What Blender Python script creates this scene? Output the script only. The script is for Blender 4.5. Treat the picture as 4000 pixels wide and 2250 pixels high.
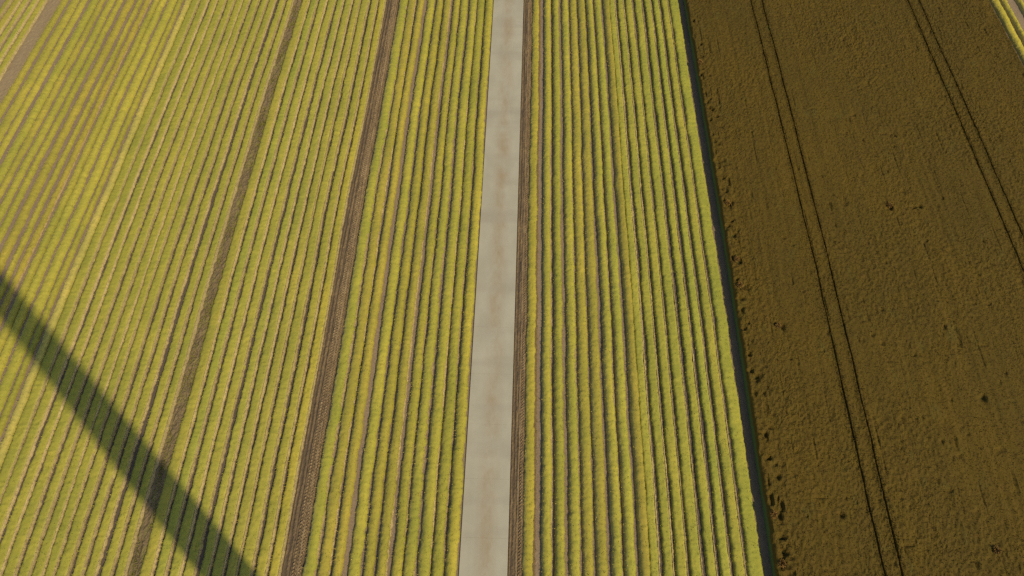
import bpy, math, random
import numpy as np
from mathutils import Matrix, Vector

for o in list(bpy.data.objects):
    bpy.data.objects.remove(o)
S = bpy.context.scene
COL = S.collection
R = math.radians

# ------------------------------------------------------------------ camera
CAM_H = 73.5
PITCH = math.atan2(3040, 1717)          # below the horizon
YAW = math.atan(95 / 1717 * math.cos(PITCH))
fwd = Vector((-math.sin(YAW) * math.cos(PITCH), math.cos(YAW) * math.cos(PITCH), -math.sin(PITCH)))
rgt = Vector((math.cos(YAW), math.sin(YAW), 0))
upv = rgt.cross(fwd)
cd = bpy.data.cameras.new('camera')
cd.sensor_width = 36
cd.lens = 24
cd.clip_end = 6000
cam = bpy.data.objects.new('camera', cd)
COL.objects.link(cam)
m = Matrix((rgt, upv, -fwd)).transposed().to_4x4()
m.translation = Vector((0, 0, CAM_H))
cam.matrix_world = m
S.camera = cam

# ------------------------------------------------------------------ light
SUN_EL = R(44)
SUN_H = Vector((0.752, -0.659)).normalized()       # ground direction towards the sun
w = bpy.data.worlds.new('World')
S.world = w
w.use_nodes = True
sky = w.node_tree.nodes.new('ShaderNodeTexSky')
sky.sky_type = 'NISHITA'
sky.sun_disc = False
sky.sun_elevation = SUN_EL
sky.sun_rotation = math.atan2(SUN_H.x, SUN_H.y)
bg = w.node_tree.nodes['Background']
w.node_tree.links.new(sky.outputs[0], bg.inputs[0])
bg.inputs[1].default_value = 0.135
sd = bpy.data.lights.new('sun', 'SUN')
sd.energy = 3.9
sd.angle = R(0.6)
sd.color = (1.0, 0.87, 0.62)
sun = bpy.data.objects.new('sun', sd)
COL.objects.link(sun)
to_sun = Vector((SUN_H.x * math.cos(SUN_EL), SUN_H.y * math.cos(SUN_EL), math.sin(SUN_EL)))
sun.rotation_euler = to_sun.to_track_quat('Z', 'Y').to_euler()
sun.location = to_sun * 300

S.view_settings.view_transform = 'Standard'
S.view_settings.look = 'None'
S.view_settings.exposure = 0.35
S.view_settings.gamma = 1
S.view_settings.use_curve_mapping = False
S.cycles.max_bounces = 4
S.cycles.diffuse_bounces = 3
S.cycles.use_denoising = False

# ------------------------------------------------------------------ helpers
RNG = np.random.default_rng(7)


def hash2(ix, iy, seed):
    h = (ix.astype(np.int64) * 374761393 + iy.astype(np.int64) * 668265263 + seed * 974634777) & 0xffffffff
    h = ((h ^ (h >> 13)) * 1274126177) & 0xffffffff
    return ((h ^ (h >> 16)) & 0xffff) / 65535.0


def vn(x, y, seed=0):
    """smooth value noise, -1..1"""
    x = np.asarray(x, float); y = np.asarray(y, float)
    x, y = np.broadcast_arrays(x, y)
    ix = np.floor(x); iy = np.floor(y)
    fx = x - ix; fy = y - iy
    fx = fx * fx * (3 - 2 * fx); fy = fy * fy * (3 - 2 * fy)
    a = hash2(ix, iy, seed); b = hash2(ix + 1, iy, seed)
    c = hash2(ix, iy + 1, seed); d = hash2(ix + 1, iy + 1, seed)
    return 2 * ((a * (1 - fx) + b * fx) * (1 - fy) + (c * (1 - fx) + d * fx) * fy) - 1


def build(name, verts, quads=None, tris=None, mat=None, parent=None, smooth=False, loc=(0, 0, 0)):
    me = bpy.data.meshes.new(name)
    verts = np.asarray(verts, np.float32).reshape(-1, 3)
    q = np.zeros((0, 4), np.int32) if quads is None else np.asarray(quads, np.int32).reshape(-1, 4)
    t = np.zeros((0, 3), np.int32) if tris is None else np.asarray(tris, np.int32).reshape(-1, 3)
    me.vertices.add(len(verts)); me.vertices.foreach_set('co', verts.ravel())
    loops = np.concatenate([q.ravel(), t.ravel()])
    tot = np.concatenate([np.full(len(q), 4, np.int32), np.full(len(t), 3, np.int32)])
    me.loops.add(len(loops)); me.loops.foreach_set('vertex_index', loops)
    me.polygons.add(len(tot))
    me.polygons.foreach_set('loop_start', (np.cumsum(tot) - tot).astype(np.int32))
    me.polygons.foreach_set('use_smooth', np.full(len(tot), smooth))
    me.update(calc_edges=True)
    if mat: me.materials.append(mat)
    o = bpy.data.objects.new(name, me)
    o.location = loc
    COL.objects.link(o)
    if parent: o.parent = parent
    return o


def grid_quads(nr, nc):
    i = np.arange((nr - 1) * (nc - 1))
    r = i // (nc - 1); c = i % (nc - 1)
    a = r * nc + c
    return np.stack([a, a + 1, a + nc + 1, a + nc], 1)


def tag(o, label=None, cat=None, group=None, kind=None):
    if label: o['label'] = label
    if cat: o['category'] = cat
    if group: o['group'] = group
    if kind: o['kind'] = kind
    return o


def empty(name, loc):
    o = bpy.data.objects.new(name, None)
    o.empty_display_size = 0.3
    o.location = loc
    COL.objects.link(o)
    return o


# ------------------------------------------------------------------ materials
def newmat(name):
    mt = bpy.data.materials.new(name)
    mt.use_nodes = True
    nt = mt.node_tree
    b = nt.nodes['Principled BSDF']
    b.inputs['Roughness'].default_value = 0.85
    b.inputs['Specular IOR Level'].default_value = 0.06
    return mt, nt, b


def node(nt, kind, **kw):
    n = nt.nodes.new(kind)
    for k, v in kw.items(): setattr(n, k, v)
    return n


def noise(nt, vec, scale, detail=3, rough=0.55, stretch=None):
    if stretch:
        mp = node(nt, 'ShaderNodeMapping')
        mp.inputs['Scale'].default_value = stretch
        nt.links.new(vec, mp.inputs['Vector'])
        vec = mp.outputs[0]
    n = node(nt, 'ShaderNodeTexNoise')
    n.inputs['Scale'].default_value = scale
    n.inputs['Detail'].default_value = detail
    n.inputs['Roughness'].default_value = rough
    nt.links.new(vec, n.inputs['Vector'])
    return n.outputs[0]


def ramp(nt, fac, lo, hi):
    n = node(nt, 'ShaderNodeMapRange')
    n.inputs['From Min'].default_value = lo
    n.inputs['From Max'].default_value = hi
    nt.links.new(fac, n.inputs['Value'])
    return n.outputs[0]


def math_(nt, op, a, b):
    n = node(nt, 'ShaderNodeMath', operation=op)
    for i, v in enumerate((a, b)):
        if isinstance(v, (int, float)): n.inputs[i].default_value = v
        else: nt.links.new(v, n.inputs[i])
    return n.outputs[0]


def mix(nt, fac, a, b, mode='MIX'):
    n = node(nt, 'ShaderNodeMix', data_type='RGBA', blend_type=mode)
    if isinstance(fac, (int, float)): n.inputs[0].default_value = fac
    else: nt.links.new(fac, n.inputs[0])
    for i, v in ((6, a), (7, b)):
        if isinstance(v, tuple): n.inputs[i].default_value = (*v, 1)
        else: nt.links.new(v, n.inputs[i])
    return n.outputs[2]


def bump(nt, b, h, strength, dist):
    n = node(nt, 'ShaderNodeBump')
    n.inputs['Strength'].default_value = strength
    n.inputs['Distance'].default_value = dist
    nt.links.new(h, n.inputs['Height'])
    nt.links.new(n.outputs[0], b.inputs['Normal'])


def foliage_mat():
    mt, nt, b = newmat('crop_foliage')
    geo = node(nt, 'ShaderNodeNewGeometry')
    pos = geo.outputs['Position']
    big = ramp(nt, noise(nt, pos, 0.22, 3, 0.6, (1.0, 0.6, 1)), 0.35, 0.68)
    med = ramp(nt, noise(nt, pos, 1.1, 3, 0.6, (0.7, 1.2, 1)), 0.36, 0.66)
    fine = ramp(nt, noise(nt, pos, 6.0, 2, 0.6), 0.3, 0.7)
    yel = (0.290, 0.230, 0.032)
    grn = (0.186, 0.168, 0.024)
    och = (0.270, 0.195, 0.030)
    c = mix(nt, big, yel, grn)
    c = mix(nt, math_(nt, 'MULTIPLY', med, 0.55), c, grn)
    c = mix(nt, math_(nt, 'MULTIPLY', ramp(nt, noise(nt, pos, 0.9, 4, 0.7), 0.55, 0.75), 0.45), c, och)
    # leaf to leaf variation
    c = mix(nt, math_(nt, 'MULTIPLY', geo.outputs['Random Per Island'], 0.20), c, (0.34, 0.28, 0.065))
    c = mix(nt, math_(nt, 'MULTIPLY', fine, 0.35), c, mix(nt, 0.5, c, (0.14, 0.13, 0.02)))
    oi = node(nt, 'ShaderNodeObjectInfo')
    c = mix(nt, 1.0, c, oi.outputs['Color'], 'MULTIPLY')
    # dry outer leaves on one shoulder of the row (vertex attribute set per row)
    at = node(nt, 'ShaderNodeAttribute', attribute_name='dry')
    dn = ramp(nt, noise(nt, pos, 2.2, 3, 0.6, (0.6, 1.6, 1)), 0.25, 0.75)
    f = math_(nt, 'MULTIPLY', at.outputs['Fac'], math_(nt, 'ADD', math_(nt, 'MULTIPLY', dn, 0.7), 0.45))
    c = mix(nt, f, c, (0.34, 0.265, 0.095))
    nt.links.new(c, b.inputs['Base Color'])
    bump(nt, b, noise(nt, pos, 9, 3, 0.7), 0.7, 0.04)
    return mt


def straw_mat():
    mt, nt, b = newmat('dry_straw')
    geo = node(nt, 'ShaderNodeNewGeometry')
    pos = geo.outputs['Position']
    a = ramp(nt, noise(nt, pos, 1.6, 4, 0.65, (1, 0.7, 1)), 0.3, 0.7)
    c = mix(nt, a, (0.32, 0.238, 0.095), (0.215, 0.145, 0.058))
    c = mix(nt, math_(nt, 'MULTIPLY', geo.outputs['Random Per Island'], 0.5), c, (0.38, 0.30, 0.13))
    oi = node(nt, 'ShaderNodeObjectInfo')
    c = mix(nt, 1.0, c, oi.outputs['Color'], 'MULTIPLY')
    nt.links.new(c, b.inputs['Base Color'])
    bump(nt, b, noise(nt, pos, 8, 3, 0.7), 0.9, 0.05)
    return mt


def soil_mat(name, c1, c2, c3, strength=0.8, scale=1.0, green=0.0, pale_top=None):
    mt, nt, b = newmat(name)
    pos = node(nt, 'ShaderNodeNewGeometry').outputs['Position']
    a = ramp(nt, noise(nt, pos, 0.35 * scale, 4, 0.65, (1.6, 0.5, 1)), 0.3, 0.7)
    d = ramp(nt, noise(nt, pos, 3.5 * scale, 4, 0.7), 0.35, 0.7)
    c = mix(nt, a, c1, c2)
    c = mix(nt, math_(nt, 'MULTIPLY', d, 0.6), c, c3)
    if green:
        g = ramp(nt, noise(nt, pos, 0.8, 4, 0.7, (2.0, 0.45, 1)), 0.5, 0.68)
        c = mix(nt, math_(nt, 'MULTIPLY', g, green), c, (0.15, 0.135, 0.032))
    if pale_top:      # relief contrast put into the colour: ridges paler, low ruts darker
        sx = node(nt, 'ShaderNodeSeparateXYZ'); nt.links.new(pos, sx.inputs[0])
        c = mix(nt, math_(nt, 'MULTIPLY', ramp(nt, sx.outputs[2], pale_top[0], pale_top[1]), 0.8), c, (0.270, 0.190, 0.095))
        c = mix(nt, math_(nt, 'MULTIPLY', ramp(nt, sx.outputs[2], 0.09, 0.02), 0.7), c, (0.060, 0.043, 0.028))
    nt.links.new(c, b.inputs['Base Color'])
    bump(nt, b, noise(nt, pos, 5 * scale, 5, 0.75), strength, 0.08)
    return mt


def concrete_mat():
    mt, nt, b = newmat('concrete')
    pos = node(nt, 'ShaderNodeNewGeometry').outputs['Position']
    big = ramp(nt, noise(nt, pos, 0.28, 4, 0.6, (1.2, 0.8, 1)), 0.32, 0.7)
    c = mix(nt, big, (0.298, 0.270, 0.192), (0.250, 0.226, 0.158))
    # rusty soil spill carried along the middle of the path
    sx = node(nt, 'ShaderNodeSeparateXYZ'); nt.links.new(pos, sx.inputs[0])
    dx = math_(nt, 'ABSOLUTE', math_(nt, 'ADD', sx.outputs[0], 2.95), 0)
    mid = node(nt, 'ShaderNodeMapRange', interpolation_type='SMOOTHSTEP')
    mid.inputs['From Min'].default_value = 1.5; mid.inputs['From Max'].default_value = 0.1
    nt.links.new(dx, mid.inputs['Value'])
    st = ramp(nt, noise(nt, pos, 0.30, 5, 0.7, (1.3, 0.7, 1)), 0.36, 0.66)
    c = mix(nt, math_(nt, 'MULTIPLY', math_(nt, 'MULTIPLY', mid.outputs[0], st), 0.85), c, (0.225, 0.162, 0.088))
    # broad damp bands across the slabs
    bd = ramp(nt, noise(nt, pos, 0.30, 2, 0.5, (0.15, 1.0, 1)), 0.52, 0.72)
    c = mix(nt, math_(nt, 'MULTIPLY', bd, 0.6), c, (0.215, 0.185, 0.130))
    fi = ramp(nt, noise(nt, pos, 7, 4, 0.75), 0.3, 0.7)
    c = mix(nt, math_(nt, 'MULTIPLY', fi, 0.22), c, (0.21, 0.19, 0.15))
    nt.links.new(c, b.inputs['Base Color'])
    b.inputs['Roughness'].default_value = 0.9
    bump(nt, b, noise(nt, pos, 12, 4, 0.7), 0.25, 0.02)
    return mt


def brown_crop_mat():
    mt, nt, b = newmat('ripe_brown_crop')
    geo = node(nt, 'ShaderNodeNewGeometry')
    pos = geo.outputs['Position']
    sx = node(nt, 'ShaderNodeSeparateXYZ'); nt.links.new(pos, sx.inputs[0])
    big = ramp(nt, noise(nt, pos, 0.10, 4, 0.6, (1.5, 0.6, 1)), 0.32, 0.68)
    med = ramp(nt, noise(nt, pos, 0.9, 4, 0.7, (1.3, 0.8, 1)), 0.34, 0.68)
    c = mix(nt, big, (0.076, 0.048, 0.0060), (0.057, 0.039, 0.0060))
    c = mix(nt, math_(nt, 'MULTIPLY', med, 0.5), c, (0.054, 0.033, 0.007))
    sk = ramp(nt, noise(nt, pos, 0.9, 4, 0.7, (1.8, 0.10, 1)), 0.42, 0.66)
    c = mix(nt, math_(nt, 'MULTIPLY', sk, 0.45), c, (0.052, 0.034, 0.006))
    rd = ramp(nt, noise(nt, pos, 0.7, 5, 0.75), 0.58, 0.76)
    c = mix(nt, math_(nt, 'MULTIPLY', rd, 0.5), c, (0.095, 0.050, 0.012))
    gr = ramp(nt, noise(nt, pos, 0.5, 4, 0.7, (1.4, 0.7, 1)), 0.58, 0.74)
    c = mix(nt, math_(nt, 'MULTIPLY', gr, 0.5), c, (0.062, 0.058, 0.013))
    c = mix(nt, math_(nt, 'MULTIPLY', geo.outputs['Random Per Island'], 0.18), c, (0.12, 0.078, 0.016))
    # green stems and lower leaves under the ripe tops
    lo = node(nt, 'ShaderNodeMapRange', interpolation_type='SMOOTHSTEP')
    lo.inputs['From Min'].default_value = 1.18; lo.inputs['From Max'].default_value = 0.75
    nt.links.new(sx.outputs[2], lo.inputs['Value'])
    c = mix(nt, lo.outputs[0], c, (0.066, 0.088, 0.026))
    nt.links.new(c, b.inputs['Base Color'])
    bump(nt, b, noise(nt, pos, 6, 4, 0.75), 0.5, 0.06)
    return mt


def plain_mat(name, col, rough=0.5):
    mt, nt, b = newmat(name)
    pos = node(nt, 'ShaderNodeNewGeometry').outputs['Position']
    c = mix(nt, ramp(nt, noise(nt, pos, 0.5, 3), 0.3, 0.7), col, tuple(x * 0.9 for x in col))
    nt.links.new(c, b.inputs['Base Color'])
    b.inputs['Roughness'].default_value = rough
    return mt


M_FOL = foliage_mat()
M_STRAW = straw_mat()
M_SOIL = soil_mat('field_soil', (0.235, 0.170, 0.098), (0.180, 0.128, 0.078), (0.115, 0.080, 0.050))
M_TRACK = soil_mat('tracked_soil', (0.190, 0.126, 0.058), (0.125, 0.084, 0.044), (0.065, 0.046, 0.028), 0.9, pale_top=(0.14, 0.27))
M_WEEDY = soil_mat('weedy_soil', (0.180, 0.125, 0.058), (0.120, 0.086, 0.044), (0.070, 0.052, 0.030), 1.0, green=0.85)
M_DARK = soil_mat('shaded_soil', (0.165, 0.112, 0.062), (0.140, 0.096, 0.056), (0.110, 0.078, 0.048), 0.6, 2.0)  # soil darkened to back up the tall crop's shadow on the strip
M_CONC = concrete_mat()
M_BROWN = brown_crop_mat()
M_WHITE = plain_mat('white_paint', (0.78, 0.79, 0.80), 0.35)
M_GREY = plain_mat('grey_concrete', (0.40, 0.39, 0.37), 0.9)

# ------------------------------------------------------------------ layout
K = 1.5                                  # survey units to metres
Y0, Y1 = -4.0, 112.0
PATH_L, PATH_R = -3.70 * K, -0.475 * K
PC = -2.1 * K


def fan(x, y):
    """rows close up very slightly towards the far end of the field"""
    t = np.clip((np.asarray(y, float) - 45) / 48.0, 0, 1.6)
    return PC + (np.asarray(x, float) - PC) * (1 - 0.0195 * t ** 1.2)


def sway(x, y):
    """drilling passes wander a little; neighbouring rows wander together"""
    y = np.asarray(y, float)
    blk = np.floor(np.asarray(x, float) / 9.0)
    return 0.10 * vn(y * 0.055, blk * 3.1 + 0.5, 11) + 0.05 * vn(y * 0.16, blk * 1.7 + 0.5, 12)


# ground: one sheet to the horizon, finer where the fields are
gx = np.unique(np.concatenate([np.linspace(-2500, -130, 8), np.linspace(-130, 130, 105), np.linspace(130, 2500, 8)]))
gy = np.unique(np.concatenate([np.linspace(-2500, -40, 8), np.linspace(-40, 140, 73), np.linspace(140, 2500, 8)]))
GX, GY = np.meshgrid(gx, gy)
tag(build('ground', np.stack([GX, GY, np.zeros_like(GX)], -1), grid_quads(len(gy), len(gx)), mat=M_SOIL), kind='structure')

# concrete path: raised slab with a small bevel and slab joints every 6 m
prof = [(PATH_L, 0.0), (PATH_L, 0.125), (PATH_L + 0.03, 0.15), (PATH_R - 0.03, 0.15), (PATH_R, 0.125), (PATH_R, 0.0)]
ys = []
for y in np.arange(-30, 160.1, 6.0):
    ys += [(y - 0.012, 0), (y - 0.008, 1), (y + 0.008, 1), (y + 0.012, 0)]
V = []
for y, j in ys:
    for x, z in prof:
        V.append((x, y, max(0, z - 0.012 * j)))
tag(build('path', V, grid_quads(len(ys), len(prof)), mat=M_CONC), kind='structure')


def soil_strip(name, xa, xb, mat, zf, dx=0.07, dy=0.09, base=0.004):
    """a bare strip with real relief between two X limits"""
    nx = int((xb - xa) / dx) + 1; ny = int((Y1 - Y0) / dy) + 1
    u = np.linspace(0, 1, nx); y = np.linspace(Y0, Y1, ny)
    U, Yg = np.meshgrid(u, y)
    X = xa + (xb - xa) * U
    Z = base + np.clip(zf((xb - xa) * U, Yg), 0, None) * np.clip(np.minimum(U, 1 - U) * 12, 0, 1)
    X2 = X if name == 'verge' else fan(X, Yg)
    return tag(build(name, np.stack([X2, Yg, Z], -1), grid_quads(ny, nx), mat=mat), kind='structure')


def lug(x, y, c, wd, pitch=0.36, amp=0.075):
    """chevron tyre print: raised lugs left by a tractor tyre"""
    d = (x - c) / (wd / 2)
    ph = (y + 0.28 * np.abs(x - c)) / pitch + np.where(x > c, 0.5, 0)
    s = np.clip(np.sin(2 * np.pi * ph) * 3, -1, 1)
    return np.where(np.abs(d) < 1, amp * (0.5 + 0.5 * s) * (1 + 0.4 * vn(y * 2.5, x * 3, 5)), 0)


def tracks_a(x, y):
    z = 0.06 + 0.025 * vn(x * 4, y * 2, 21) + 0.03 * vn(x * 7, y * 0.35, 22) + 0.02 * vn(x * 9, y * 6, 23)
    z = z + lug(x, y, 1.30, 0.40) + lug(x, y, 1.88, 0.26, 0.34, 0.09)
    z = z - 0.07 * np.exp(-((x - 0.35) / 0.13) ** 2) - 0.06 * np.exp(-((x - 0.8) / 0.08) ** 2)
    return 1.5 * z + 0.12 * np.exp(-((x - 1.62) / 0.11) ** 2)


def tracks_b(x, y):
    z = 0.06 + 0.03 * vn(x * 4, y * 1.2, 31) + 0.03 * vn(x * 8, y * 0.4, 32) + 0.02 * vn(x * 9, y * 6, 33)
    z = z + lug(x, y, 1.15, 0.28, 0.34, 0.085) + 0.06 * np.exp(-((x - 0.85) / 0.12) ** 2)
    return 1.4 * (z - 0.06 * np.exp(-((x - 0.35) / 0.12) ** 2))


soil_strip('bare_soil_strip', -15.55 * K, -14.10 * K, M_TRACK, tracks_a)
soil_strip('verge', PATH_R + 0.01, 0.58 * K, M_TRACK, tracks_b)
soil_strip('weedy_soil_strip', -25.85 * K, -24.78 * K, M_WEEDY,
           lambda x, y: 0.10 + 0.10 * vn(x * 3, y * 1.3, 41) + 0.08 * vn(x * 8, y * 5, 42), 0.1, 0.13)
M_HEAD = soil_mat('pale_dry_soil', (0.235, 0.170, 0.088), (0.200, 0.143, 0.074), (0.150, 0.106, 0.056), 0.5)
soil_strip('headland_strip', -52.9 * K, -51.25 * K, M_HEAD,
           lambda x, y: 0.03 + 0.03 * vn(x * 3, y * 3, 43), 0.15, 0.2)
soil_strip('shaded_soil_strip', 16.18 * K, 17.35 * K, M_DARK,
           lambda x, y: 0.03 + 0.02 * vn(x * 4, y * 4, 44), 0.12, 0.15)

# soil coloured dark for the furrow shade of the flat, densely grown blocks
M_FURROW = soil_mat('dark_furrow_soil', (0.110, 0.080, 0.052), (0.080, 0.059, 0.041), (0.060, 0.045, 0.033), 0.7)


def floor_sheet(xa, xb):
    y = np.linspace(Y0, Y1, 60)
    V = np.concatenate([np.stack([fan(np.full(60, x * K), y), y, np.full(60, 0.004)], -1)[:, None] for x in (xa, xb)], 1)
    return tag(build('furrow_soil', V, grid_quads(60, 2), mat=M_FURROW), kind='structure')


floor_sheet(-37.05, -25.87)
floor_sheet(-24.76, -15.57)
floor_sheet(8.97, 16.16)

# low weeds that seeded themselves on the bare strip
rs = np.random.default_rng(77)
nw = 9000
wy = rs.uniform(Y0, Y1, nw); wx = rs.uniform(-25.6 * K, -24.98 * K, nw)
keep = vn(wx * 1.6, wy * 0.5, 90) + 0.35 * rs.normal(0, 1, nw) > 0.25
wy, wx = wy[keep], wx[keep]; nw = len(wy)
b = np.stack([fan(wx, wy), wy, np.full(nw, 0.10)], 1)
out = np.stack([rs.normal(0, 0.6, nw), rs.normal(0, 0.6, nw), 0.4 + rs.random(nw)], 1); out /= np.linalg.norm(out, axis=1)[:, None]
sv = np.cross(out, rs.normal(0, 1, (nw, 3))); sv /= np.linalg.norm(sv, axis=1)[:, None] + 1e-6
T = np.stack([b - sv * 0.05, b + sv * 0.05, b + out * rs.uniform(0.1, 0.26, nw)[:, None]], 1).reshape(-1, 3)
wd_ = build('weeds', T, None, np.arange(nw * 3).reshape(-1, 3), M_FOL)
wd_.color = (0.62, 0.66, 0.7, 1)
tag(wd_, 'low olive weeds scattered along the brown bare strip between the flat rows', 'weeds', kind='stuff')

# ------------------------------------------------------------------ crop rows
far_left = [(-56.32, -55.68), (-55.46, -54.67), (-54.40, -53.82), (-53.50, -52.81), (-52.65, -51.90)]
left_round = [(-50.41, -49.77), (-49.35, -48.55), (-48.29, -47.70), (-47.22, -46.48), (-46.27, -45.73),
              (-45.36, -44.72), (-44.40, -43.87), (-43.34, -42.67)]
far_left = [(a * 1.0187, b * 1.0187) for a, b in far_left]
left_round = [(a * 1.0187 - 0.03, b * 1.0187 + 0.03) for a, b in left_round]
left_round += [(-42.95, -42.48), (-42.13, -41.56), (-41.23, -40.58), (-40.49, -39.82), (-39.55, -38.69), (-38.49, -37.98), (-37.71, -37.06)]
left_flat = [(-36.95, -36.03), (-35.91, -35.05), (-34.84, -34.06), (-33.94, -33.12), (-32.92, -32.12), (-31.99, -31.26),
             (-31.21, -30.52), (-30.40, -29.58), (-29.37, -28.63), (-28.47, -27.73), (-27.41, -26.67), (-26.50, -25.72)]
mid_flat = [(-24.88, -24.01), (-23.88, -23.11), (-22.94, -22.12), (-21.98, -21.20), (-20.95, -20.26), (-20.09, -19.31),
            (-19.15, -18.37), (-18.25, -17.39), (-17.18, -16.43), (-16.28, -15.55)]
path_left = [(-14.07, -13.27), (-13.09, -12.35), (-12.15, -11.49), (-11.06, -10.32), (-10.09, -9.40), (-9.21, -8.54),
             (-8.17, -7.53), (-7.37, -6.67), (-6.41, -5.65), (-5.49, -4.77), (-4.57, -3.85)]
path_right = [(0.56, 1.25), (1.83, 2.46), (2.73, 3.36), (3.73, 4.41), (4.61, 5.31), (5.51, 6.23), (6.50, 7.17), (7.36, 8.05), (8.36, 9.04)]
right_flat = [(8.96, 9.71), (9.90, 10.64), (10.78, 11.56), (11.70, 12.54), (12.77, 13.50), (13.73, 14.42), (14.63, 15.41), (15.57, 16.52)]
far_right = [(51.05, 51.95), (52.10, 52.78), (53.95, 54.65)]
ORD = ['first', 'second', 'third', 'fourth', 'fifth', 'sixth', 'seventh', 'eighth', 'ninth', 'tenth',
       'eleventh', 'twelfth', 'thirteenth', 'fourteenth', 'fifteenth']


def row(xa, xb, flat, label, group, tint=(1, 1, 1), height=None, dry_side=-1, dry=0.6,
        fringe=0.3, fringe_tint=(1, 1, 1), seed=0, ylo=Y0, yhi=Y1):
    """one row of crop: leafy body and a strip of dry straw along one foot"""
    rs = np.random.default_rng(1000 + seed)
    xa, xb = xa * K, xb * K
    h = (height or (0.34 if flat else 0.54)) * rs.uniform(0.85, 1.15)
    # the far shoulder of a row was surveyed at its height, not at its foot
    lift = (CAM_H - (0.0 if flat else 0.3) * h) / CAM_H
    if xb < 0: xa *= lift
    else: xb *= lift
    xc, wd = (xa + xb) / 2, xb - xa
    cx = float(fan(xc, 0))
    root = empty('crop_row', (xc, ylo, 0))
    tag(root, label, 'crop row', group)
    dy = 0.13
    ny = int((yhi - ylo) / dy) + 1
    y = np.linspace(ylo, yhi, ny)
    axis = fan(xc, y) - xc + sway(xc, y)
    # body, sections across
    fw = fringe * 0.9 if flat else 0.0
    bl, br = -wd / 2 - (0.05 if flat else 0.06), wd / 2 - fw * 0.6 + (0.0 if flat else 0.06)
    nu = 12
    u = np.linspace(-1, 1, nu)
    u = np.sign(u) * np.abs(u) ** 0.8
    U, Yg = np.meshgrid(u, y)
    bw = (br - bl) / 2; bc = (br + bl) / 2
    s = seed * 7.3
    edge = 0.07 * vn(Yg * 0.40, np.sign(U) * 3 + s, 51) + 0.055 * vn(Yg * 1.7, np.sign(U) * 3 + s, 52) + 0.045 * vn(Yg * 5, np.sign(U) * 2 + s, 53)
    X = bc + U * (bw + edge)
    pw = 3.4 if flat else 2.3
    Z = h * np.clip(1 - np.abs(U) ** pw, 0, 1) ** 0.6
    top = np.clip(1.2 - np.abs(U) ** 3, 0, 1)
    Z = Z * (1 + 0.10 * vn(Yg * 0.3, s, 54)) + top * (0.03 * vn(X * 3.2 + s, Yg * 2.6, 55) + 0.035 * vn(X * 7 + s, Yg * 6.5, 56) + 0.03 * vn(X * 1.2 + s, Yg * 7, 57))
    if flat:
        Z = Z + top * 0.05 * -U               # leans away from the straw side
    Z = np.clip(Z, 0.0, None)
    Xw = X + axis[:, None]
    P = np.stack([Xw, Yg - ylo, Z], -1)
    ds = 1 if flat else dry_side
    dryv = np.clip((ds * U - (0.50 if flat else 0.3)) / (0.45 if flat else 0.6), 0, 1) * dry
    verts = P.reshape(-1, 3)
    # leaves standing out of the body
    nt_ = int((yhi - ylo) * 26)
    ui = rs.integers(0, nu, nt_); yi = rs.integers(0, ny, nt_)
    b = P[yi, ui] + rs.normal(0, 0.03, (nt_, 3))
    b[:, 2] = np.clip(b[:, 2] - 0.03, 0.02, None)
    out = np.stack([u[ui] * 0.9 + rs.normal(0, 0.45, nt_), rs.normal(0, 0.55, nt_), 0.55 + rs.random(nt_) * 0.6], 1)
    out /= np.linalg.norm(out, axis=1)[:, None]
    ln = rs.uniform(0.08, 0.19, nt_)[:, None]
    sd_ = np.cross(out, rs.normal(0, 1, (nt_, 3))); sd_ /= np.linalg.norm(sd_, axis=1)[:, None] + 1e-6
    wv = rs.uniform(0.02, 0.05, nt_)[:, None]
    T = np.stack([b - sd_ * wv, b + sd_ * wv, b + out * ln], 1).reshape(-1, 3)
    n0 = len(verts)
    tr = n0 + np.arange(nt_ * 3).reshape(-1, 3)
    d2 = np.repeat(np.clip((ds * u[ui] - 0.45) / 0.5, 0, 1) * dry + (rs.random(nt_) < 0.08) * 0.6, 3)
    body = build('foliage', np.concatenate([verts, T]), grid_quads(ny, nu), tr, M_FOL, root, smooth=True)
    at = body.data.attributes.new('dry', 'FLOAT', 'POINT')
    at.data.foreach_set('value', np.concatenate([dryv.ravel(), d2]).astype(np.float32))
    body.color = (*tint, 1)
    # straw: a low sloping mat of dry stalks at the foot of the row
    if fringe > 0:
        side = 1 if flat else -dry_side
        nf = 6
        v = np.linspace(0, 1, nf)
        Vg, Yf = np.meshgrid(v, y)
        x0 = (br - 0.10) if flat else (wd / 2 - 0.12) * 1.0
        e2 = 0.04 * vn(Yf * 0.6, s + 9, 61) + 0.05 * vn(Yf * 2.4, s + 9, 62) + 0.05 * vn(Yf * 6, s + 9, 63)
        xo = wd / 2 + (0.01 if flat else fringe * 0.5)
        Xf = x0 + (xo + e2 * Vg - x0) * Vg
        Xf = Xf * (1 if side > 0 else -1)
        hz = h * (0.80 if flat else 0.45)
        Zf = hz * np.clip(1 - Vg ** 2.2, 0, 1) ** 0.8 + 0.035 * vn(Xf * 6 + s, Yf * 5, 64) * (Vg < 0.95)
        Zf = np.clip(Zf, 0, None)
        Pf = np.stack([Xf + axis[:, None], Yf - ylo, Zf], -1)
        q = grid_quads(ny, nf)
        if side < 0: q = q[:, ::-1]
        nk = int((yhi - ylo) * 16)
        vi = rs.integers(0, nf, nk); yi = rs.integers(0, ny, nk)
        b = Pf[yi, vi] + rs.normal(0, 0.02, (nk, 3))
        b[:, 2] = np.clip(b[:, 2], 0.01, None)
        out = np.stack([side * (0.2 + rs.random(nk)), rs.normal(0, 0.4, nk), 0.25 + rs.random(nk) * 0.6], 1)
        out /= np.linalg.norm(out, axis=1)[:, None]
        sd_ = np.cross(out, rs.normal(0, 1, (nk, 3))); sd_ /= np.linalg.norm(sd_, axis=1)[:, None] + 1e-6
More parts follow.
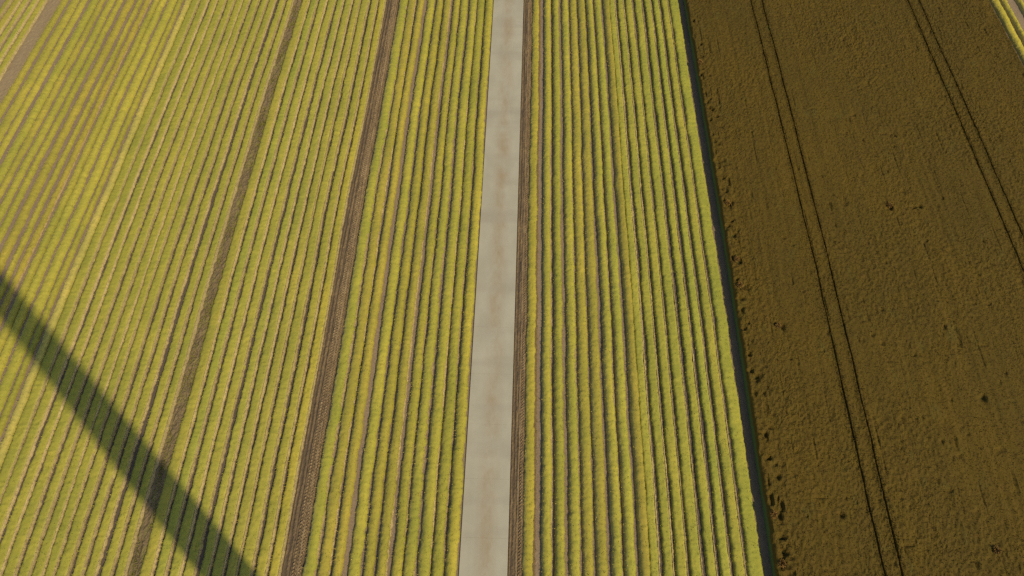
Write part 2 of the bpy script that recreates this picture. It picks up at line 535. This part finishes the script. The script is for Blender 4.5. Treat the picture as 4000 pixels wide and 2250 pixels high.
        T = np.stack([b - sd_ * 0.02, b + sd_ * 0.02, b + out * rs.uniform(0.08, 0.22, nk)[:, None]], 1).reshape(-1, 3)
        n0 = ny * nf
        st = build('dry_straw', np.concatenate([Pf.reshape(-1, 3), T]), q, n0 + np.arange(nk * 3).reshape(-1, 3), M_STRAW, root)
        st.color = (*fringe_tint, 1)
    return root


SEED = [0]


def block(rows, flat, text, order, group, overrides=None, **kw):
    n = len(rows)
    for i, (a, b) in enumerate(rows):
        SEED[0] += 1
        k = (n - 1 - i) if order == 'left' else i
        rs = random.Random(SEED[0] * 31)
        br = rs.uniform(0.92, 1.06); gr = rs.uniform(0.95, 1.05)
        p = dict(tint=((0.94 if flat else 1) * br * rs.uniform(0.96, 1.04), br * gr, br), fringe=rs.uniform(0.05, 0.16) if flat else rs.choice([0, 0, 0.10, 0.2]), dry=rs.uniform(0.5, 0.85) if flat else rs.uniform(0.65, 1.0),
                 fringe_tint=(rs.uniform(0.8, 1.08),) * 3)
        p.update(kw)
        lab = text % ORD[k]
        if overrides and k in overrides:
            q = dict(overrides[k])
            lab = q.pop('label', lab)
            p.update(q)
        row(a, b, flat, lab, group, seed=SEED[0], **p)


YEL = (1.10, 1.08, 1.0)
block(far_left, True, 'flat yellow-green crop row, %s left of the pale bare strip in the top left corner', 'left',
      'crop rows beyond the bare headland strip', ylo=60.0)
block(left_round, False, 'rounded yellow-green crop row, %s left of the flat straw-edged rows', 'left',
      'rounded crop rows with bare furrows on the left',
      {0: dict(tint=(1.20, 1.17, 1.7), dry=0.7, label='brightest yellow rounded crop row, where the left furrows meet the flat rows'),
       5: dict(fringe=0.22, fringe_tint=(0.88, 0.84, 0.80))}, ylo=14.0, fringe=0, height=0.42)
block(left_flat, True, 'flat yellow-green crop row with straw edge, %s left of the weedy bare strip', 'left',
      'flat straw-edged crop rows left of the weedy strip', {0: dict(fringe=0.34, fringe_tint=(0.8, 0.8, 0.8))}, tint=(0.92, 0.98, 0.95))
block(mid_flat, True, 'flat yellow-green crop row with straw edge, %s left of the tyre-tracked soil strip', 'left',
      'flat straw-edged crop rows left of the tyre tracks', {0: dict(tint=YEL)})
block(path_left, False, 'rounded yellow-green crop row, %s to the left of the concrete path', 'left',
      'rounded crop rows left of the path', {0: dict(tint=YEL, fringe=0)})
block(path_right, False, 'rounded yellow-green crop row, %s to the right of the concrete path', 'right',
      'rounded crop rows right of the path', {0: dict(tint=(1.05, 1.02, 0.95), fringe=0.4, fringe_tint=(0.40, 0.36, 0.36)), 8: dict(fringe=0)})  # first row's straw tinted dark to stand in for the shaded furrow beside it
block(right_flat, True, 'flat yellow-green crop row with straw edge, %s left of the shaded soil strip', 'left',
      'flat straw-edged crop rows by the brown field', {0: dict(fringe=0, dry=0.1)})
block(far_right, False, 'bright yellow-green crop row, %s beyond the brown field in the top right corner', 'right',
      'crop rows beyond the brown field', tint=(1.35, 1.3, 1.1), ylo=40.0)

# ------------------------------------------------------------------ tall brown crop with wheel lanes
BX0, BX1 = 17.16 * K, 50.0 * K
BH = 1.65
sc = (CAM_H - BH) / CAM_H
TRAM = [24.72 * K * sc, 25.93 * K * sc, 42.05 * K * sc, 43.25 * K * sc]


def px(x, y, z=BH):
    """a survey mark read off the aerial view, as ground coordinates"""
    d = rgt * (x - 2000) * 0.644 + upv * (1125 - y) * 0.644 + fwd * 1717
    t = (CAM_H - z) / -d.z
    return d.x * t, d.y * t


HOLES = [(2745, 255, .5), (2752, 285, .45), (2780, 415, .4), (2730, 190, .3), (2854, 795, .55), (2866, 860, .4), (2880, 945, .5), (2890, 1016, .6), (2903, 1120, .7),
         (2935, 1330, .4), (2960, 1480, .5), (3487, 806, .6), (3560, 815, .5), (3580, 809, .4), (3600, 803, .35), (3585, 1395, .6), (3052, 1276, .55),
         (3502, 527, .45), (3844, 1548, .6), (3771, 1683, .5), (3690, 1725, .45), (3225, 1612, .5), (3742, 1797, .5), (3757, 1788, .4), (3915, 2157, .6), (3810, 2205, .5),
         (3119, 1778, .45), (3066, 2112, .7), (3078, 2150, .6), (3068, 2195, .8), (3045, 2015, .7), (3040, 1860, .45), (3048, 1950, .4), (3365, 1325, .45), (3160, 2010, .4),
         (2700, 90, .25), (2812, 560, .4), (2830, 690, .35), (3688, 1270, .35), (3840, 940, .35), (3290, 2010, .4)]
xs = [BX0, BX0 + 0.03, BX0 + 0.10, BX0 + 0.2]
x = BX0 + 0.32
while x < BX1 - 0.3:
    xs.append(x); x += 0.14
xs += [BX1 - 0.2, BX1 - 0.08, BX1]
for tx in TRAM: xs += list(np.arange(tx - 0.32, tx + 0.33, 0.045) + PC * 0)
xs = np.unique(np.array(xs))
ys = np.linspace(Y0, Y1, int((Y1 - Y0) / 0.16))
X, Yg = np.meshgrid(xs, ys)
edge = 0.10 * vn(Yg * 0.5, 0.5, 71) + 0.07 * vn(Yg * 2.2, 0.5, 72)
z = BH * np.ones_like(X)
z += 0.05 * vn(X * 0.25, Yg * 0.12, 73) + 0.03 * vn(X * 1.1, Yg * 0.8, 74) - 0.12
rough = 0.6 + 0.4 * vn(X * 0.13, Yg * 0.07, 70)
z += rough * (0.02 * vn(X * 2.0, Yg * 1.5, 75) + 0.06 * vn(X * 4.6, Yg * 3.6, 76) + 0.06 * vn(X * 7, Yg * 6, 88))
z += 0.045 * vn(X * 1.9, Yg * 0.07, 85) + 0.06 * vn(X * 4.0, Yg * 3.5, 86) * np.clip(vn(X * 0.12, Yg * 0.09, 87) * 1.5 + 0.4, 0, 1)
# drill lines: short broken dark seams along the sowing direction
seam = np.exp(-((((X + 0.06 * vn(Yg * 0.3, X * 0.2, 79)) / 2.35) % 1.0 - 0.5) / 0.035) ** 2)
z -= 0.10 * seam * np.clip(vn(X * 0.45, Yg * 0.5, 77) * 2.2 - 0.5, 0, 1)
# ragged pits near the margin and scattered through the field
near = np.exp(-((X - BX0 - 1.0) / 0.9) ** 2)
z -= near * 0.42 * np.clip(vn(X * 1.9, Yg * 1.5, 78) - 0.30, 0, 1) * 2
z += np.exp(-((X - BX0) / 5.0) ** 2) * 0.06 * vn(X * 3.6, Yg * 3.2, 84)
z -= 0.25 * np.clip(vn(X * 1.0, Yg * 0.9, 80) - 0.80, 0, 1) * 4
for hx, hy, r in HOLES:
    r *= 0.9
    wx, wy = px(hx, hy)
    d2 = ((X - wx) / r) ** 2 + ((Yg - wy) / (r * 1.1)) ** 2
    z -= 0.45 * np.exp(-d2 * 1.6) * np.clip(vn(X * 2.3, Yg * 1.9, 81) * 1.8 + 0.15, 0, 1)
for tx in TRAM:
    lane = fan(tx, Yg) + 0.06 * vn(Yg * 0.25, tx, 82)
    wv = 0.070 * (1 + 0.35 * vn(Yg * 0.9, tx, 83))
    g_ = np.exp(-((fan(X, Yg) - lane) / wv) ** 4)
    z = z * (1 - 0.19 * g_)
z = np.clip(z, 0.12, None)
z[:, 0] = 0; z[:, -1] = 0
z[:, 1] *= 0.62; z[:, 2] *= 0.86; z[:, 3] *= 0.96
z[:, -2] *= 0.85; z[:, -3] *= 0.97
k_edge = np.clip(1 - (X - BX0) / 1.2, 0, 1)
Xw = fan(X, Yg) + edge * k_edge * (X > BX0) * 0.8
P = np.stack([Xw, Yg, z], -1)
verts = P.reshape(-1, 3)
rs = np.random.default_rng(5)
n = 260000
ci = rs.integers(4, len(xs) - 3, n); ri = rs.integers(0, len(ys), n)
b = P[ri, ci] + rs.normal(0, 0.05, (n, 3)); b[:, 2] = np.clip(b[:, 2] - 0.05, 0.05, None)
out = np.stack([rs.normal(0, 0.28, n), rs.normal(0, 0.28, n), 0.8 + rs.random(n) * 0.4], 1)
out /= np.linalg.norm(out, axis=1)[:, None]
sdv = np.cross(out, rs.normal(0, 1, (n, 3))); sdv /= np.linalg.norm(sdv, axis=1)[:, None] + 1e-6
wv = rs.uniform(0.025, 0.055, n)[:, None]
T = np.stack([b - sdv * wv, b + sdv * wv, b + out * rs.uniform(0.08, 0.20, n)[:, None]], 1).reshape(-1, 3)
crop = build('brown_crop', np.concatenate([verts, T]), grid_quads(len(ys), len(xs)),
             len(verts) + np.arange(n * 3).reshape(-1, 3), M_BROWN)
tag(crop, 'dense brown ripe crop standing in a wide field with paired wheel lanes', 'crop', kind='stuff')


# dry russet clumps standing beside the hollows of the brown crop
def clump_mat():
    mt, nt, b = newmat('russet_leaves')
    geo = node(nt, 'ShaderNodeNewGeometry')
    c = mix(nt, geo.outputs['Random Per Island'], (0.20, 0.105, 0.025), (0.12, 0.075, 0.022))
    nt.links.new(c, b.inputs['Base Color'])
    return mt


M_CLUMP = clump_mat()


def clump(x, y, r, label, seed):
    """a withered bushy plant: short stem and a ragged crown of leaf faces"""
    rs = np.random.default_rng(seed)
    root = empty('withered_plant', (x, y, 0))
    tag(root, label, 'plant', 'withered plants in the brown crop')
    a = np.linspace(0, 2 * np.pi, 7)[:-1]
    V = []; hs = (0.0, 0.7, 1.3, 1.6)
    for i, zz in enumerate(hs):
        rr = 0.05 * (1 - i * 0.22)
        V += [(rr * math.cos(t) + 0.03 * i * rs.normal(), rr * math.sin(t), zz) for t in a]
    Q = [(i * 6 + k, i * 6 + (k + 1) % 6, i * 6 + 6 + (k + 1) % 6, i * 6 + 6 + k) for i in range(3) for k in range(6)]
    build('stem', V, Q, mat=M_CLUMP, parent=root)
    n = 420
    d = rs.normal(0, 1, (n, 3)); d /= np.linalg.norm(d, axis=1)[:, None]
    rad = r * (0.45 + 0.55 * rs.random(n) ** 0.5) * (0.8 + 0.4 * rs.random(n))
    b = d * rad[:, None] * np.array([1, 1.05, 0.62]) + np.array([0, 0, 1.52 + r * 0.25])
    out = d + rs.normal(0, 0.6, (n, 3)); out /= np.linalg.norm(out, axis=1)[:, None]
    sv = np.cross(out, rs.normal(0, 1, (n, 3))); sv /= np.linalg.norm(sv, axis=1)[:, None] + 1e-6
    w_ = rs.uniform(0.04, 0.09, n)[:, None]
    T = np.stack([b - sv * w_, b + sv * w_, b + out * rs.uniform(0.1, 0.22, n)[:, None]], 1).reshape(-1, 3)
    build('crown', T, None, np.arange(n * 3).reshape(-1, 3), M_CLUMP, root)


CL = [(3022, 2008, .42, 'largest withered russet plant, round, by the shaded soil strip near the bottom edge'),
      (3056, 2200, .36, 'withered russet plant at the crop margin, lowest by the shaded soil strip'),
      (2735, 240, .34, 'withered russet plant at the crop margin, highest beside the shaded soil strip'),
      (2843, 790, .36, 'withered russet plant at the crop margin, second down the shaded soil strip'),
      (2879, 1010, .36, 'withered russet plant at the crop margin, third down the shaded soil strip'),
      (2892, 1112, .38, 'withered russet plant at the crop margin, fourth down the shaded soil strip'),
      (3040, 1270, .32, 'withered russet plant between the shaded soil strip and the nearer wheel lanes'),
      (3895, 2148, .38, 'withered russet plant alone near the bottom right corner'),
      (3476, 800, .34, 'withered russet plant midway between the two pairs of wheel lanes')]
for i, (a, b_, r, lab) in enumerate(CL):
    wx, wy = px(a, b_)
    clump(wx, wy, r * 0.8, lab, 300 + i)

# ------------------------------------------------------------------ wind turbine outside the frame; its tower shadow crosses the left rows
base = Vector((8.3, -17.6)) * K + 1.25 * Vector((-0.659, -0.752))
turb = empty('wind_turbine', (base.x, base.y, 0))
tag(turb, 'tall wind turbine whose tower casts the diagonal shadow across the left crop rows', 'wind turbine')


def lathe(name, prof, mat, parent, seg=40, axis='Z', loc=(0, 0, 0)):
    a = np.linspace(0, 2 * np.pi, seg, endpoint=False)
    V = []
    for r, zz in prof:
        for t in a:
            p = (r * math.cos(t), r * math.sin(t), zz)
            V.append(p if axis == 'Z' else (p[2], p[0], p[1]))
    n = len(prof)
    Q = [(i * seg + k, i * seg + (k + 1) % seg, (i + 1) * seg + (k + 1) % seg, (i + 1) * seg + k) for i in range(n - 1) for k in range(seg)]
    return build(name, V, Q, mat=mat, parent=parent, smooth=True, loc=loc)


HUB = 165.0
lathe('tower', [(2.34 - 0.0062 * zz, zz) for zz in np.linspace(0.4, HUB - 2, 24)], M_WHITE, turb)
lathe('foundation', [(0.01, 0.45), (3.6, 0.45), (4.2, 0.25), (4.2, 0.0)], M_GREY, turb)
ang = math.atan2(SUN_H.y, SUN_H.x)
nac = lathe('nacelle', [(0.01, -6.5), (1.6, -6.4), (2.1, -5.5), (2.2, 1.5), (1.7, 3.0), (0.01, 3.1)], M_WHITE, turb, axis='X', loc=(0, 0, HUB))
nac.rotation_euler = (0, 0, ang)
hub = lathe('rotor_hub', [(1.5, 3.1), (1.75, 4.2), (1.4, 5.6), (0.6, 6.3), (0.01, 6.5)], M_WHITE, turb, axis='X', loc=(0, 0, HUB))
hub.rotation_euler = (0, 0, ang)
for k in range(3):
    V = []
    st = np.linspace(0, 1, 14)
    for s in st:
        r = 1.2 + 50 * s
        ch = 0.9 + (1.9 * math.sin(min(1, s * 5) * math.pi / 2)) * (1 - s) ** 0.8 if s < 0.98 else 0.15
        th = 0.45 * (1 - s) + 0.06
        tw = R(18) * (1 - s)
        for c, d in ((-ch * 0.3, 0), (0, th), (ch * 0.7, 0), (0, -th * 0.6)):
            V.append((4.3 + d * math.cos(tw) - c * math.sin(tw), c * math.cos(tw) + d * math.sin(tw), r))
    Q = [(i * 4 + j, i * 4 + (j + 1) % 4, i * 4 + 4 + (j + 1) % 4, i * 4 + 4 + j) for i in range(13) for j in range(4)]
    bl = build('blade', V, Q, mat=M_WHITE, parent=turb, smooth=True, loc=(0, 0, HUB))
    bl.rotation_euler = (Matrix.Rotation(ang, 3, 'Z') @ Matrix.Rotation(math.pi / 3 + k * 2 * math.pi / 3, 3, 'X')).to_euler()
